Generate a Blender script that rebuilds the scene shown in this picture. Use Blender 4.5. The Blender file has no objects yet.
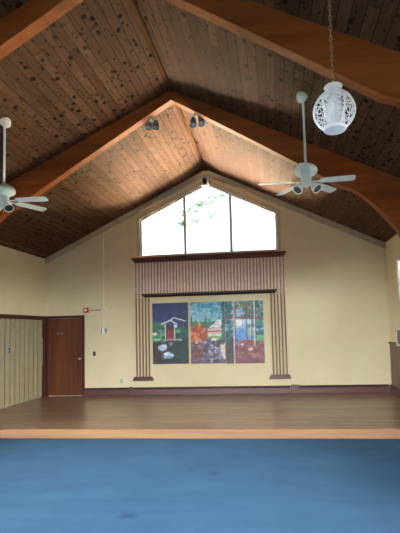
import bpy, bmesh, math, random
import numpy as np
from mathutils import Vector, Matrix
random.seed(7)
PI = math.pi
scene = bpy.context.scene
C = scene.collection

# ------------------------------------------------------------------ dimensions (metres; z = 0 is the stage deck)
W, HE, HR = 4.65, 3.8315, 6.095
S = (HR - HE) / W
CARPET = -0.169
STAGE_FRONT = -3.894
REAR = -14.0
def ceil_z(x): return HR - S * abs(x)

# ------------------------------------------------------------------ material helpers
def lin(c):
    return tuple(((v / 255) / 12.92 if v / 255 <= 0.04045 else ((v / 255 + 0.055) / 1.055) ** 2.4) for v in c) + (1.0,)

class NT:
    def __init__(self, name):
        self.m = bpy.data.materials.new(name); self.m.use_nodes = True
        self.t = self.m.node_tree
        self.b = self.t.nodes['Principled BSDF']
    def n(self, typ, **kw):
        nd = self.t.nodes.new(typ)
        for k, v in kw.items(): setattr(nd, k, v)
        return nd
    def l(self, a, b): self.t.links.new(a, b)
    def put(self, sock, v):
        if hasattr(v, 'node'): self.l(v, sock)
        else: sock.default_value = v
    def math(self, op, a, b=0.0, c=0.0):
        nd = self.n('ShaderNodeMath', operation=op)
        for i, v in enumerate((a, b, c)): self.put(nd.inputs[i], v)
        return nd.outputs[0]
    def mix(self, f, a, b, mode='MIX'):
        nd = self.n('ShaderNodeMix', data_type='RGBA', blend_type=mode)
        self.put(nd.inputs[0], f); self.put(nd.inputs[6], a); self.put(nd.inputs[7], b)
        return nd.outputs[2]
    def ramp(self, f, stops, interp='LINEAR'):
        nd = self.n('ShaderNodeValToRGB'); cr = nd.color_ramp; cr.interpolation = interp
        while len(cr.elements) < len(stops): cr.elements.new(0.5)
        for e, (p, c) in zip(cr.elements, stops): e.position = p; e.color = c
        self.put(nd.inputs[0], f); return nd.outputs[0]
    def coord(self):
        return self.n('ShaderNodeTexCoord').outputs['Object']
    def xyz(self, v):
        s = self.n('ShaderNodeSeparateXYZ'); self.l(v, s.inputs[0]); return s.outputs
    def comb(self, x, y, z=0.0):
        s = self.n('ShaderNodeCombineXYZ')
        for i, v in enumerate((x, y, z)): self.put(s.inputs[i], v)
        return s.outputs[0]
    def noise(self, vec, scale, detail=3.0, rough=0.55):
        nd = self.n('ShaderNodeTexNoise'); self.l(vec, nd.inputs['Vector'])
        nd.inputs['Scale'].default_value = scale; nd.inputs['Detail'].default_value = detail
        nd.inputs['Roughness'].default_value = rough
        return nd.outputs[0]
    def white(self, vec):
        nd = self.n('ShaderNodeTexWhiteNoise', noise_dimensions='3D'); self.l(vec, nd.inputs['Vector']); return nd.outputs[0]
    def bump(self, h, strength=0.3, dist=0.01):
        nd = self.n('ShaderNodeBump'); nd.inputs['Strength'].default_value = strength
        nd.inputs['Distance'].default_value = dist; self.l(h, nd.inputs['Height'])
        self.l(nd.outputs[0], self.b.inputs['Normal'])

def plain(name, rgb, rough=0.5, metal=0.0, var=0.06, scale=6.0, spec=0.5):
    k = NT(name)
    c = lin(rgb); n = k.noise(k.coord(), scale, 4)
    d = tuple(max(0, v * (1 - 2 * var)) for v in c[:3]) + (1,)
    e = tuple(min(1, v * (1 + 2 * var)) for v in c[:3]) + (1,)
    k.l(k.ramp(n, [(0.3, d), (0.7, e)]), k.b.inputs['Base Color'])
    k.b.inputs['Roughness'].default_value = rough; k.b.inputs['Metallic'].default_value = metal
    k.b.inputs['Specular IOR Level'].default_value = spec
    return k.m

def wood(name, dark, light, axis='x', rough=0.45, grain=14.0, ply=0.0, spec=0.5):
    """grain running along one axis; ply = lamination thickness in metres seen as faint lines"""
    k = NT(name); x, y, z = k.xyz(k.coord())
    st = {'x': (0.06, 1, 1), 'y': (1, 0.06, 1), 'z': (1, 1, 0.06)}[axis]
    v = k.comb(k.math('MULTIPLY', x, st[0]), k.math('MULTIPLY', y, st[1]), k.math('MULTIPLY', z, st[2]))
    n = k.noise(v, grain, 6, 0.65); n2 = k.noise(v, grain * 0.25, 2)
    f = k.math('ADD', k.math('MULTIPLY', n, 0.6), k.math('MULTIPLY', n2, 0.4))
    col = k.ramp(f, [(0.32, lin(dark)), (0.68, lin(light))])
    if ply:
        u = k.math('ADD', z, k.math('MULTIPLY', k.math('ABSOLUTE', x), S))
        u = k.math('DIVIDE', u, ply); fr = k.math('FRACT', u)
        tone = k.white(k.comb(k.math('FLOOR', u), 3.0))
        col = k.mix(k.math('MULTIPLY', tone, 0.3), col, lin(tuple(v * 0.8 for v in light)))
        line = k.math('LESS_THAN', fr, 0.07)
        col = k.mix(k.math('MULTIPLY', line, 0.15), col, lin(tuple(v * 0.45 for v in dark)))
    k.l(col, k.b.inputs['Base Color']); k.b.inputs['Roughness'].default_value = rough
    k.b.inputs['Specular IOR Level'].default_value = spec
    k.bump(f, 0.12, 0.004)
    return k.m

# ------------------------------------------------------------------ materials
def ceiling_mat():
    k = NT('stained_pine_boards'); x, y, z = k.xyz(k.coord())
    bw = 0.138
    side = k.math('GREATER_THAN', x, 0.0)
    u = k.math('DIVIDE', k.math('MULTIPLY', k.math('ABSOLUTE', x), math.hypot(1, S)), bw)
    bid = k.math('ADD', k.math('FLOOR', u), k.math('MULTIPLY', side, 57.0))
    fu = k.math('FRACT', u)
    r1 = k.white(k.comb(bid, 1.5))
    v = k.math('DIVIDE', k.math('ADD', y, k.math('MULTIPLY', r1, 9.0)), 4.2)
    jid = k.math('FLOOR', v); fv = k.math('FRACT', v)
    tone = k.white(k.comb(bid, jid, 4.0))
    gv = k.comb(k.math('MULTIPLY', u, 1.0), k.math('ADD', k.math('MULTIPLY', y, 0.55), k.math('MULTIPLY', tone, 30)), bid)
    grain = k.noise(gv, 5.0, 6, 0.7)
    base = k.ramp(k.math('ADD', k.math('MULTIPLY', grain, 0.75), k.math('MULTIPLY', tone, 0.2)),
                  [(0.25, lin((70, 46, 33))), (0.5, lin((91, 63, 46))), (0.8, lin((114, 82, 62)))])
    # knots: voronoi spots in board space
    def knots(sx, sy, rad, seed):
        vo = k.n('ShaderNodeTexVoronoi', voronoi_dimensions='3D', feature='F1')
        vv = k.comb(k.math('MULTIPLY', u, sx), k.math('MULTIPLY', y, sy), k.math('MULTIPLY', bid, 0.37))
        nz = k.n('ShaderNodeTexNoise'); k.l(vv, nz.inputs['Vector']); nz.inputs['Scale'].default_value = 2.3
        add = k.n('ShaderNodeVectorMath', operation='MULTIPLY_ADD'); k.l(nz.outputs['Color'], add.inputs[0])
        add.inputs[1].default_value = (0.35, 0.35, 0.0); k.l(vv, add.inputs[2])
        k.l(add.outputs[0], vo.inputs['Vector']); vo.inputs['Scale'].default_value = seed
        nd = k.n('ShaderNodeMapRange'); k.l(vo.outputs['Distance'], nd.inputs[0])
        nd.inputs[1].default_value = rad; nd.inputs[2].default_value = rad * 0.45
        return nd.outputs[0]
    kn = k.math('MAXIMUM', knots(0.9, 6.0, 0.33, 1.0), k.math('MULTIPLY', knots(1.3, 9.0, 0.27, 1.13), 0.85))
    gate = k.math('GREATER_THAN', k.noise(k.comb(u, k.math('MULTIPLY', y, 1.0), bid), 1.2, 1), 0.46)
    kn = k.math('MULTIPLY', kn, gate)
    col = k.mix(k.math('MULTIPLY', kn, 0.95), base, lin((24, 14, 9)))
    e = k.math('ABSOLUTE', k.math('SUBTRACT', fu, 0.5))
    groove = k.math('GREATER_THAN', e, 0.462)
    joint = k.math('LESS_THAN', fv, 0.003)
    gj = k.math('MAXIMUM', groove, joint)
    col = k.mix(k.math('MULTIPLY', gj, 0.8), col, lin((34, 20, 13)))
    k.l(col, k.b.inputs['Base Color'])
    k.b.inputs['Roughness'].default_value = 0.75; k.b.inputs['Specular IOR Level'].default_value = 0.022
    h = k.math('SUBTRACT', k.math('MULTIPLY', grain, 0.25), gj)
    k.bump(h, 0.5, 0.006)
    return k.m

def carpet_mat():
    k = NT('blue_loop_carpet'); co = k.coord(); x, y, z = k.xyz(co)
    n1 = k.noise(co, 1.3, 4, 0.6); n2 = k.noise(co, 160.0, 2)
    n3 = k.noise(k.comb(k.math('MULTIPLY', x, 0.35), k.math('MULTIPLY', y, 2.2)), 2.0, 3)
    f = k.math('ADD', k.math('ADD', k.math('MULTIPLY', n1, 0.28), k.math('MULTIPLY', n3, 0.27)), k.math('MULTIPLY', n2, 0.45))
    col = k.ramp(f, [(0.3, lin((50, 82, 112))), (0.72, lin((76, 112, 143)))])
    def stain(cx, cy, rx, ry, amt):
        dx = k.math('DIVIDE', k.math('SUBTRACT', x, cx), rx); dy = k.math('DIVIDE', k.math('SUBTRACT', y, cy), ry)
        d = k.math('SQRT', k.math('ADD', k.math('MULTIPLY', dx, dx), k.math('MULTIPLY', dy, dy)))
        d = k.math('ADD', d, k.math('MULTIPLY', k.math('SUBTRACT', n1, 0.5), 1.2))
        mr = k.n('ShaderNodeMapRange', interpolation_type='SMOOTHSTEP'); k.l(d, mr.inputs[0])
        mr.inputs[1].default_value = 1.2; mr.inputs[2].default_value = 0.2
        return k.math('MULTIPLY', mr.outputs[0], amt)
    col = k.mix(stain(0.20, -6.886, 0.13, 0.10, 0.55), col, lin((22, 52, 88)))
    col = k.mix(stain(0.9, -5.6, 0.10, 0.10, 0.3), col, lin((26, 58, 96)))
    col = k.mix(stain(0.55, -5.45, 0.05, 0.10, 0.25), col, lin((26, 58, 96)))
    k.l(col, k.b.inputs['Base Color']); k.b.inputs['Roughness'].default_value = 0.95
    k.b.inputs['Specular IOR Level'].default_value = 0.1
    k.bump(n2, 0.6, 0.004)
    return k.m

def deck_mat():
    k = NT('laminate_stage_boards'); x, y, z = k.xyz(k.coord())
    v = k.math('DIVIDE', y, 0.082); row = k.math('FLOOR', v); fv = k.math('FRACT', v)
    r = k.white(k.comb(row, 2.0)); u = k.math('DIVIDE', k.math('ADD', x, k.math('MULTIPLY', r, 7.0)), 1.2)
    tone = k.white(k.comb(row, k.math('FLOOR', u), 1.0))
    g = k.noise(k.comb(k.math('MULTIPLY', x, 0.9), k.math('MULTIPLY', y, 14.0), tone), 2.2, 5, 0.6)
    col = k.ramp(k.math('ADD', k.math('MULTIPLY', g, 0.5), k.math('MULTIPLY', tone, 0.5)),
                 [(0.2, lin((122, 94, 74))), (0.55, lin((148, 119, 96))), (0.85, lin((168, 139, 115)))])
    line = k.math('MAXIMUM', k.math('LESS_THAN', fv, 0.04), k.math('LESS_THAN', k.math('FRACT', u), 0.003))
    col = k.mix(k.math('MULTIPLY', line, 0.45), col, lin((60, 42, 30)))
    k.l(col, k.b.inputs['Base Color'])
    k.b.inputs['Roughness'].default_value = 0.28; k.b.inputs['Specular IOR Level'].default_value = 0.5
    k.bump(g, 0.06, 0.003)
    return k.m

def wall_mat():
    k = NT('cream_painted_plaster'); co = k.coord()
    n = k.noise(co, 1.1, 3); n2 = k.noise(co, 90.0, 2)
    col = k.ramp(n, [(0.3, lin((218, 206, 168))), (0.7, lin((225, 214, 178)))])
    k.l(col, k.b.inputs['Base Color']); k.b.inputs['Roughness'].default_value = 0.7
    k.b.inputs['Specular IOR Level'].default_value = 0.3
    k.bump(n2, 0.1, 0.002)
    return k.m

def wainscot_mat():
    k = NT('vertical_board_wainscot'); x, y, z = k.xyz(k.coord())
    u = k.math('DIVIDE', y, 0.1); fr = k.math('FRACT', u)
    tone = k.white(k.comb(k.math('FLOOR', u), 1.0))
    n = k.noise(k.comb(x, y, k.math('MULTIPLY', z, 0.08)), 20.0, 4)
    col = k.ramp(k.math('ADD', k.math('MULTIPLY', n, 0.5), k.math('MULTIPLY', tone, 0.5)),
                 [(0.2, lin((94, 70, 56))), (0.8, lin((124, 98, 80)))])
    col = k.mix(k.math('MULTIPLY', k.math('LESS_THAN', fr, 0.08), 0.6), col, lin((60, 42, 32)))
    k.l(col, k.b.inputs['Base Color']); k.b.inputs['Roughness'].default_value = 0.5
    return k.m

def glass_mat():
    k = NT('window_glass'); t = k.t
    t.nodes.remove(k.b)
    tr = k.n('ShaderNodeBsdfTransparent'); tr.inputs[0].default_value = (0.95, 0.97, 0.97, 1)
    gl = k.n('ShaderNodeBsdfGlossy'); gl.inputs['Roughness'].default_value = 0.02
    fr = k.n('ShaderNodeFresnel'); fr.inputs[0].default_value = 1.45
    mx = k.n('ShaderNodeMixShader'); k.l(fr.outputs[0], mx.inputs[0]); k.l(tr.outputs[0], mx.inputs[1]); k.l(gl.outputs[0], mx.inputs[2])
    k.l(mx.outputs[0], t.nodes['Material Output'].inputs[0])
    return k.m

def paint_mat():
    k = NT('acrylic_paint_on_board')
    a = k.n('ShaderNodeVertexColor'); a.layer_name = 'paint'
    n = k.noise(k.coord(), 120.0, 3)
    k.l(k.mix(k.math('MULTIPLY', n, 0.12), a.outputs[0], (0.02, 0.02, 0.02, 1)), k.b.inputs['Base Color'])
    k.b.inputs['Roughness'].default_value = 0.45; k.bump(n, 0.2, 0.002)
    return k.m

M = dict(
    wall=wall_mat(), ceil=ceiling_mat(), carpet=carpet_mat(), deck=deck_mat(), wains=wainscot_mat(), glass=glass_mat(), paint=paint_mat(),
    trimw=plain('cream_grey_trim_paint', (196, 184, 152), 0.5),
    mull=plain('grey_window_frame_paint', (222, 222, 230), 0.4),
    fascia=plain('gable_band_paint', (188, 172, 140), 0.55),
    beam=wood('varnished_laminated_fir', (122, 60, 27), (168, 93, 45), 'x', 0.6, 10, 0.038, 0.12),
    ridge=wood('ridge_batten_pine', (74, 46, 28), (98, 66, 42), 'y', 0.7, spec=0.0),
    oak=wood('honey_oak_edge', (136, 96, 62), (176, 132, 92), 'x', 0.4, 9),
    oak2=wood('pale_pink_oak_edge', (138, 98, 72), (172, 130, 98), 'x', 0.4, 9),
    door=wood('red_brown_door_veneer', (76, 38, 22), (116, 64, 36), 'z', 0.35, 9),
    frame=wood('dark_red_brown_casing', (62, 26, 18), (92, 42, 28), 'z', 0.4, 12),
    frameh=wood('dark_brown_header', (52, 26, 20), (80, 40, 30), 'x', 0.4, 12),
    cornice=wood('plum_brown_moulding', (74, 36, 34), (104, 56, 52), 'x', 0.4, 10),
    shelfm=wood('very_dark_brown_moulding', (40, 18, 16), (62, 30, 26), 'x', 0.4, 10),
    slat=wood('brown_reeding', (110, 72, 54), (146, 100, 78), 'z', 0.45, 14),
    frieze=wood('glare_washed_reeding', (158, 128, 118), (190, 160, 148), 'z', 0.45, 14),  # reeding washed towards taupe: window glare haze put into its colour
    pale=plain('glare_paled_backing', (236, 222, 202), 0.6),  # gaps paler than the wall, window glare put into the colour
    heater=plain('mauve_brown_heater_enamel', (96, 60, 58), 0.4),
    heaterd=plain('heater_slot_black', (24, 16, 16), 0.7),
    vinyl=plain('tan_vinyl_folding_panel', (148, 134, 102), 0.5, var=0.04),
    vinyld=plain('tan_vinyl_end_post', (132, 118, 90), 0.5),
    white=plain('white_enamel', (244, 246, 244), 0.35, var=0.02),
    fan=plain('pale_grey_green_fan_enamel', (232, 240, 232), 0.55, var=0.03),
    blade=plain('pale_fan_blade', (224, 234, 228), 0.5, var=0.03),
    lampin=plain('dark_lamp_mouth', (38, 42, 44), 0.5),
    lantern=plain('white_glazed_ceramic', (240, 242, 248), 0.3, var=0.01),
    milk=plain('milk_glass', (236, 238, 246), 0.25, var=0.01),
    chain=plain('brass_chain', (176, 150, 110), 0.35, 0.7),
    spot=plain('grey_green_lamp_metal', (104, 112, 108), 0.4, 0.0),
    spotin=plain('grey_lamp_reflector', (170, 174, 178), 0.35, 0.0),
    black=plain('black_plastic', (26, 24, 24), 0.4),
    grey=plain('light_grey_plastic', (176, 174, 176), 0.4),
    offwhite=plain('off_white_plastic', (216, 212, 196), 0.4),
    conduit=plain('painted_conduit', (232, 224, 200), 0.45),
    conduitg=plain('grey_conduit', (138, 130, 120), 0.4),
    casegrey=plain('pale_grey_case', (206, 204, 212), 0.4),
    red=plain('alarm_red', (176, 44, 46), 0.4),
    brass=plain('satin_steel_knob', (196, 192, 184), 0.3, 0.8),
    sign=plain('dark_sign_plate', (70, 44, 36), 0.5),
    signm=plain('grey_sign_marks', (140, 132, 134), 0.5),
    screen=plain('purple_grey_panel', (92, 84, 100), 0.35),
    board=plain('painting_board_edge', (60, 56, 58), 0.6),
    bark=plain('tree_bark', (90, 84, 76), 0.9),
    leaf=plain('tree_leaves', (54, 72, 68), 0.8, var=0.15, scale=1.5, spec=0.0),
)

# ------------------------------------------------------------------ object helpers
def obj(name, bm, mat, parent=None, smooth=False, kind=None, label=None, cat=None, group=None):
    me = bpy.data.meshes.new(name)
    bmesh.ops.recalc_face_normals(bm, faces=bm.faces)
    bm.to_mesh(me); bm.free()
    mats = mat if isinstance(mat, (list, tuple)) else [mat]
    for m in mats: me.materials.append(m)
    if smooth:
        for p in me.polygons: p.use_smooth = True
        try: me.set_sharp_from_angle(angle=math.radians(40))
        except Exception: pass
    o = bpy.data.objects.new(name, me); C.objects.link(o)
    if parent is not None: o.parent = parent
    if kind: o['kind'] = kind
    if label: o['label'] = label
    if cat: o['category'] = cat
    if group: o['group'] = group
    return o

def thing(name, label, cat, loc=(0, 0, 0), rz=0.0, group=None, kind=None):
    o = bpy.data.objects.new(name, None); C.objects.link(o)
    o.location = loc; o.rotation_euler = (0, 0, rz); o.empty_display_size = 0.1
    o['label'] = label; o['category'] = cat
    if group: o['group'] = group
    if kind: o['kind'] = kind
    return o

def copy_tree(o, parent=None):
    c = o.copy(); C.objects.link(c)
    if parent is not None: c.parent = parent
    for ch in list(o.children): copy_tree(ch, c)
    return c

def BM(): return bmesh.new()

def box(bm, x0, x1, y0, y1, z0, z1, bev=0.0):
    vs = [bm.verts.new((x, y, z)) for x in (x0, x1) for y in (y0, y1) for z in (z0, z1)]
    fs = [bm.faces.new([vs[i] for i in q]) for q in ((0, 1, 3, 2), (4, 6, 7, 5), (0, 4, 5, 1), (2, 3, 7, 6), (0, 2, 6, 4), (1, 5, 7, 3))]
    if bev > 0:
        es = list({e for f in fs for e in f.edges})
        bmesh.ops.bevel(bm, geom=es, offset=bev, segments=2, affect='EDGES', profile=0.6)
    return bm

def prism(bm, pts, axis, a, b):
    """polygon pts (u,v) extruded along an axis from a to b: axis y -> (u,*,v), x -> (*,u,v), z -> (u,v,*)"""
    def P(u, v, t): return {'y': (u, t, v), 'x': (t, u, v), 'z': (u, v, t)}[axis]
    A = [bm.verts.new(P(u, v, a)) for u, v in pts]; B = [bm.verts.new(P(u, v, b)) for u, v in pts]
    n = len(pts)
    bm.faces.new(A); bm.faces.new(B[::-1])
    for i in range(n): bm.faces.new((A[i], A[(i + 1) % n], B[(i + 1) % n], B[i]))
    return bm

def tube(bm, path, r, seg=8, cap=True, radii=None):
    path = [Vector(p) for p in path]; rings = []
    up = None
    for i, p in enumerate(path):
        d = (path[min(i + 1, len(path) - 1)] - path[max(i - 1, 0)]).normalized()
        if up is None: up = Vector((0, 0, 1)) if abs(d.z) < 0.9 else Vector((1, 0, 0))
        s = d.cross(up)
        if s.length < 1e-4: s = d.orthogonal()
        s.normalize(); up = s.cross(d).normalized()
        rr = radii[i] if radii else r
        rings.append([bm.verts.new(p + (s * math.cos(2 * PI * k / seg) + up * math.sin(2 * PI * k / seg)) * rr) for k in range(seg)])
    for a, b in zip(rings, rings[1:]):
        for k in range(seg): bm.faces.new((a[k], a[(k + 1) % seg], b[(k + 1) % seg], b[k]))
    if cap: bm.faces.new(rings[0][::-1]); bm.faces.new(rings[-1])
    return bm

def loop_tube(bm, path, r, seg=6):
    path = [Vector(p) for p in path]; n = len(path); rings = []
    c = sum(path, Vector()) / n
    nrm = Vector()
    for i in range(n): nrm += (path[i] - c).cross(path[(i + 1) % n] - c)
    nrm.normalize()
    for i, p in enumerate(path):
        d = (path[(i + 1) % n] - path[i - 1]).normalized(); s = d.cross(nrm).normalized()
        rings.append([bm.verts.new(p + (s * math.cos(2 * PI * k / seg) + nrm * math.sin(2 * PI * k / seg)) * r) for k in range(seg)])
    for i in range(n):
        a, b = rings[i], rings[(i + 1) % n]
        for k in range(seg): bm.faces.new((a[k], a[(k + 1) % seg], b[(k + 1) % seg], b[k]))

def lathe(bm, prof, seg=28, cx=0, cy=0, M4=None):
    """prof: list of (r,z), closed at an r of 0"""
    rings = []
    for r, z in prof:
        if r < 1e-6: vs = [bm.verts.new((cx, cy, z))]
        else: vs = [bm.verts.new((cx + r * math.cos(2 * PI * k / seg), cy + r * math.sin(2 * PI * k / seg), z)) for k in range(seg)]
        rings.append(vs)
    for a, b in zip(rings, rings[1:]):
        for k in range(seg):
            q = (k + 1) % seg
            if len(a) == 1 and len(b) == 1: continue
            if len(a) == 1: bm.faces.new((a[0], b[k], b[q]))
            elif len(b) == 1: bm.faces.new((a[k], b[0], a[q]))
            else: bm.faces.new((a[k], b[k], b[q], a[q]))
    if M4 is not None:
        bmesh.ops.transform(bm, matrix=M4, verts=[v for r in rings for v in r])
    return bm

def walls_with_holes(bm, axis, t0, t1, u0, u1, v0, v1, holes):
    us = sorted({u0, u1} | {h[0] for h in holes} | {h[1] for h in holes}); vs = sorted({v0, v1} | {h[2] for h in holes} | {h[3] for h in holes})
    for ua, ub in zip(us, us[1:]):
        for va, vb in zip(vs, vs[1:]):
            uc, vc = (ua + ub) / 2, (va + vb) / 2
            if any(h[0] < uc < h[1] and h[2] < vc < h[3] for h in holes): continue
            if axis == 'x': box(bm, t0, t1, ua, ub, va, vb)
            else: box(bm, ua, ub, t0, t1, va, vb)

# ------------------------------------------------------------------ the room
STR = 'structure'
bm = BM(); box(bm, -W, W, REAR, 0.0, CARPET - 0.12, CARPET)
obj('floor', bm, M['carpet'], kind=STR, label='blue carpet covering the hall floor in front of the stage')

bm = BM()
t = 0.14
for s in (-1, 1):
    prism(bm, [(0, HR), (s * (W + 0.2), ceil_z(W + 0.2)), (s * (W + 0.2), ceil_z(W + 0.2) + t), (0, HR + t)], 'y', REAR - 1.3, 0.15)  # roof runs past the rear wall, added to block the sun
obj('ceiling', bm, M['ceil'], kind=STR, label='pitched ceiling of knotty stained pine boards')

WX, WB, WT, WP = 1.89, 3.775, 4.80, 5.725      # gable window: half width, sill, side top, peak
z0 = CARPET - 0.12
bm = BM()
for s in (-1, 1):
    prism(bm, [(s * (W + 0.15), z0), (s * WX, z0), (s * WX, ceil_z(WX)), (s * (W + 0.15), ceil_z(W + 0.15))], 'y', 0, 0.15)
    prism(bm, [(s * WX, WT), (0, WP), (0, HR), (s * WX, ceil_z(WX))], 'y', 0, 0.15)
prism(bm, [(-WX, z0), (WX, z0), (WX, WB), (-WX, WB)], 'y', 0, 0.15)
obj('wall_back', bm, M['wall'], kind=STR, label='cream painted gable wall behind the stage')

RW = [(-3.3, -0.90, 2.27, 3.24), (-6.5, -4.3, 0.9, 3.3), (-9.3, -7.1, CARPET + 0.03, 3.3), (-13.4, -10.0, CARPET + 0.03, 3.3)]  # all but the first are unseen, added to brighten the hall
bm = BM(); walls_with_holes(bm, 'x', W, W + 0.15, REAR - 0.15, 0.0, z0, HE, RW)
obj('wall_right', bm, M['wall'], kind=STR, label='cream side wall with brown wainscot and a high window, others added for daylight')
LW = [(-6.5, -4.3, 0.9, 3.3), (-9.3, -7.1, 0.9, 3.3), (-13.4, -10.0, 0.5, 3.3)]  # unseen openings, added to let more daylight in
bm = BM(); walls_with_holes(bm, 'x', -W - 0.15, -W, REAR - 0.15, 0.0, z0, HE, LW)
obj('wall_left', bm, M['wall'], kind=STR, label='cream side wall above the folding door')
RR = [(-4.2, -0.15, CARPET + 0.05, 3.7), (0.15, 4.2, CARPET + 0.05, 3.7)]  # unseen rear glazing, added to light the stage wall
bm = BM()
walls_with_holes(bm, 'y', REAR - 0.15, REAR, -W, W, z0, HE, RR)
prism(bm, [(-W, HE), (W, HE), (0, HR)], 'y', REAR - 0.15, REAR)
obj('wall_rear', bm, M['wall'], kind=STR, label='rear wall behind the camera with glazing added for daylight')

# gable window
win = thing('window_1', 'large white gable window of three panes above the plum cornice', 'window', (0, 0, 0), kind=STR)
fw = 0.055
bm = BM()
for s in (-1, 1):
    prism(bm, [(s * WX, WB), (s * (WX - fw), WB), (s * (WX - fw), WT + fw * S), (s * WX, WT)], 'y', 0.03, 0.12)
    prism(bm, [(s * WX, WT), (0, WP), (0, WP - fw * 1.1), (s * WX, WT - fw * 1.1)], 'y', 0.03, 0.12)
prism(bm, [(-WX, WB), (WX, WB), (WX, WB + 0.03), (-WX, WB + 0.03)], 'y', 0.0, 0.12)
obj('window_frame', bm, M['mull'], win)
bm = BM(); cw = 0.085
for s in (-1, 1):
    prism(bm, [(s * WX, WB), (s * (WX + cw), WB), (s * (WX + cw), WT - cw * S + cw * 1.1), (s * WX, WT)], 'y', -0.022, -0.001)
    prism(bm, [(s * (WX + cw), WT - cw * S), (0, WP), (0, WP + cw * 1.15), (s * (WX + cw), WT - cw * S + cw * 1.15)], 'y', -0.022, -0.001)
obj('window_casing', bm, M['trimw'], win)
MX = (-0.625, 0.645)
for mx in MX:
    bm = BM(); zt = WP - S * abs(mx) - 0.03
    box(bm, mx - 0.04, mx + 0.04, 0.03, 0.12, WB, zt)
    obj('mullion', bm, M['mull'], win)
xs = [-WX + 0.03, MX[0], MX[1], WX - 0.03]
for a, b in zip(xs, xs[1:]):
    zt = lambda x: WP - S * abs(x) - 0.03
    pts = [(a, WB + 0.01), (b, WB + 0.01), (b, zt(b))] + ([(0, zt(0))] if a < 0 < b else []) + [(a, zt(a))]
    bm = BM(); prism(bm, pts, 'y', 0.078, 0.084)
    obj('pane', bm, M['glass'], win)

def side_window(n, axis, t0, h, label):
    w = thing('window_%d' % n, label, 'window', kind=STR)
    def bx(bm, ta, tb, ua, ub, va, vb):
        if axis == 'x': box(bm, ta, tb, ua, ub, va, vb)
        else: box(bm, ua, ub, ta, tb, va, vb)
    bm = BM(); f = 0.05; a, b = t0 + 0.03, t0 + 0.11
    bx(bm, a, b, h[0], h[0] + f, h[2], h[3]); bx(bm, a, b, h[1] - f, h[1], h[2], h[3])
    bx(bm, a, b, h[0] + f, h[1] - f, h[2], h[2] + f); bx(bm, a, b, h[0] + f, h[1] - f, h[3] - f, h[3])
    m = (h[0] + h[1]) / 2; bx(bm, a, b, m - 0.02, m + 0.02, h[2] + f, h[3] - f)
    obj('window_frame', bm, M['mull'], w)
    bm = BM(); bx(bm, t0 + 0.066, t0 + 0.072, h[0] + 0.02, h[1] - 0.02, h[2] + 0.02, h[3] - 0.02)
    obj('pane', bm, M['glass'], w)
n = 2
side_window(2, 'x', W, RW[0], 'high window in the side wall beside the stage, over the dark framed panel')
for h in RW[1:]: n += 1; side_window(n, 'x', W, h, 'unseen side window added for daylight, opening %d from stage' % n)
for h in LW: n += 1; side_window(n, 'x', -W - 0.14, h, 'unseen side window added beyond the folding door, opening %d' % n)
for h in RR: n += 1; side_window(n, 'y', REAR - 0.14, h, 'unseen rear glazing added for daylight, opening %d' % n)

# band of trim under the gable ceiling, ridge batten
bm = BM()
for s in (-1, 1):
    prism(bm, [(0, HR), (s * (W - 0.001), HE), (s * (W - 0.001), HE - 0.16), (0, HR - 0.16)], 'y', -0.035, -0.0005)
obj('trim_1', bm, M['fascia'], kind=STR, label='plain band following the gable slope under the ceiling')
bm = BM()
prism(bm, [(-0.045, HR - 0.0225), (0.045, HR - 0.0225), (0.03, HR - 0.05), (-0.03, HR - 0.05)], 'y', REAR, -0.036)
obj('trim_2', bm, M['ridge'], kind=STR, label='pale batten along the ridge of the ceiling')

# wainscot of the right wall
bm = BM()
box(bm, W - 0.02, W - 0.0005, -7.2, -0.001, CARPET, 1.23)
wc = obj('trim_3', bm, M['wains'], kind=STR, label='brown vertical board wainscot on the side wall')
bm = BM(); prism(bm, [(W - 0.001, 1.23), (W - 0.035, 1.23), (W - 0.05, 1.25), (W - 0.05, 1.285), (W - 0.001, 1.285)], 'y', -7.2, -0.001)
obj('wainscot_cap', bm, M['frameh'], wc)

# ------------------------------------------------------------------ stage
stage = thing('stage_platform', 'low wooden stage platform with oak front edge above the blue carpet', 'stage', (0, -2, CARPET))
loc = Vector((0, -2, CARPET))
def put(o): o.location = -loc; return o
bm = BM(); box(bm, -W + 0.001, W - 0.021, STAGE_FRONT + 0.07, -0.001, CARPET + 0.001, 0.0)
put(obj('deck', bm, M['deck'], stage))
for (a, b, m) in ((-W + 0.001, -2.639, 'oak2'), (-2.637, 3.331, 'oak'), (3.333, W - 0.021, 'oak2')):
    bm = BM()
    e = 0.006 if a > 3 else 0.0
    prism(bm, [(STAGE_FRONT + 0.069, 0.002 + e), (STAGE_FRONT + 0.012, 0.002 + e), (STAGE_FRONT - e, -0.008), (STAGE_FRONT - e, -0.07), (STAGE_FRONT + 0.01, -0.075),
               (STAGE_FRONT + 0.01, CARPET + 0.012), (STAGE_FRONT + 0.069, CARPET + 0.012)], 'x', a, b)
    o = put(obj('stage_edge', bm, M[m], stage))
bm = BM(); box(bm, -W + 0.001, W - 0.021, STAGE_FRONT + 0.012, STAGE_FRONT + 0.068, CARPET + 0.001, CARPET + 0.0115)  # dark strip stands in for the shadow line at the carpet
put(obj('shadow_strip', bm, M['shelfm'], stage))

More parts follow.
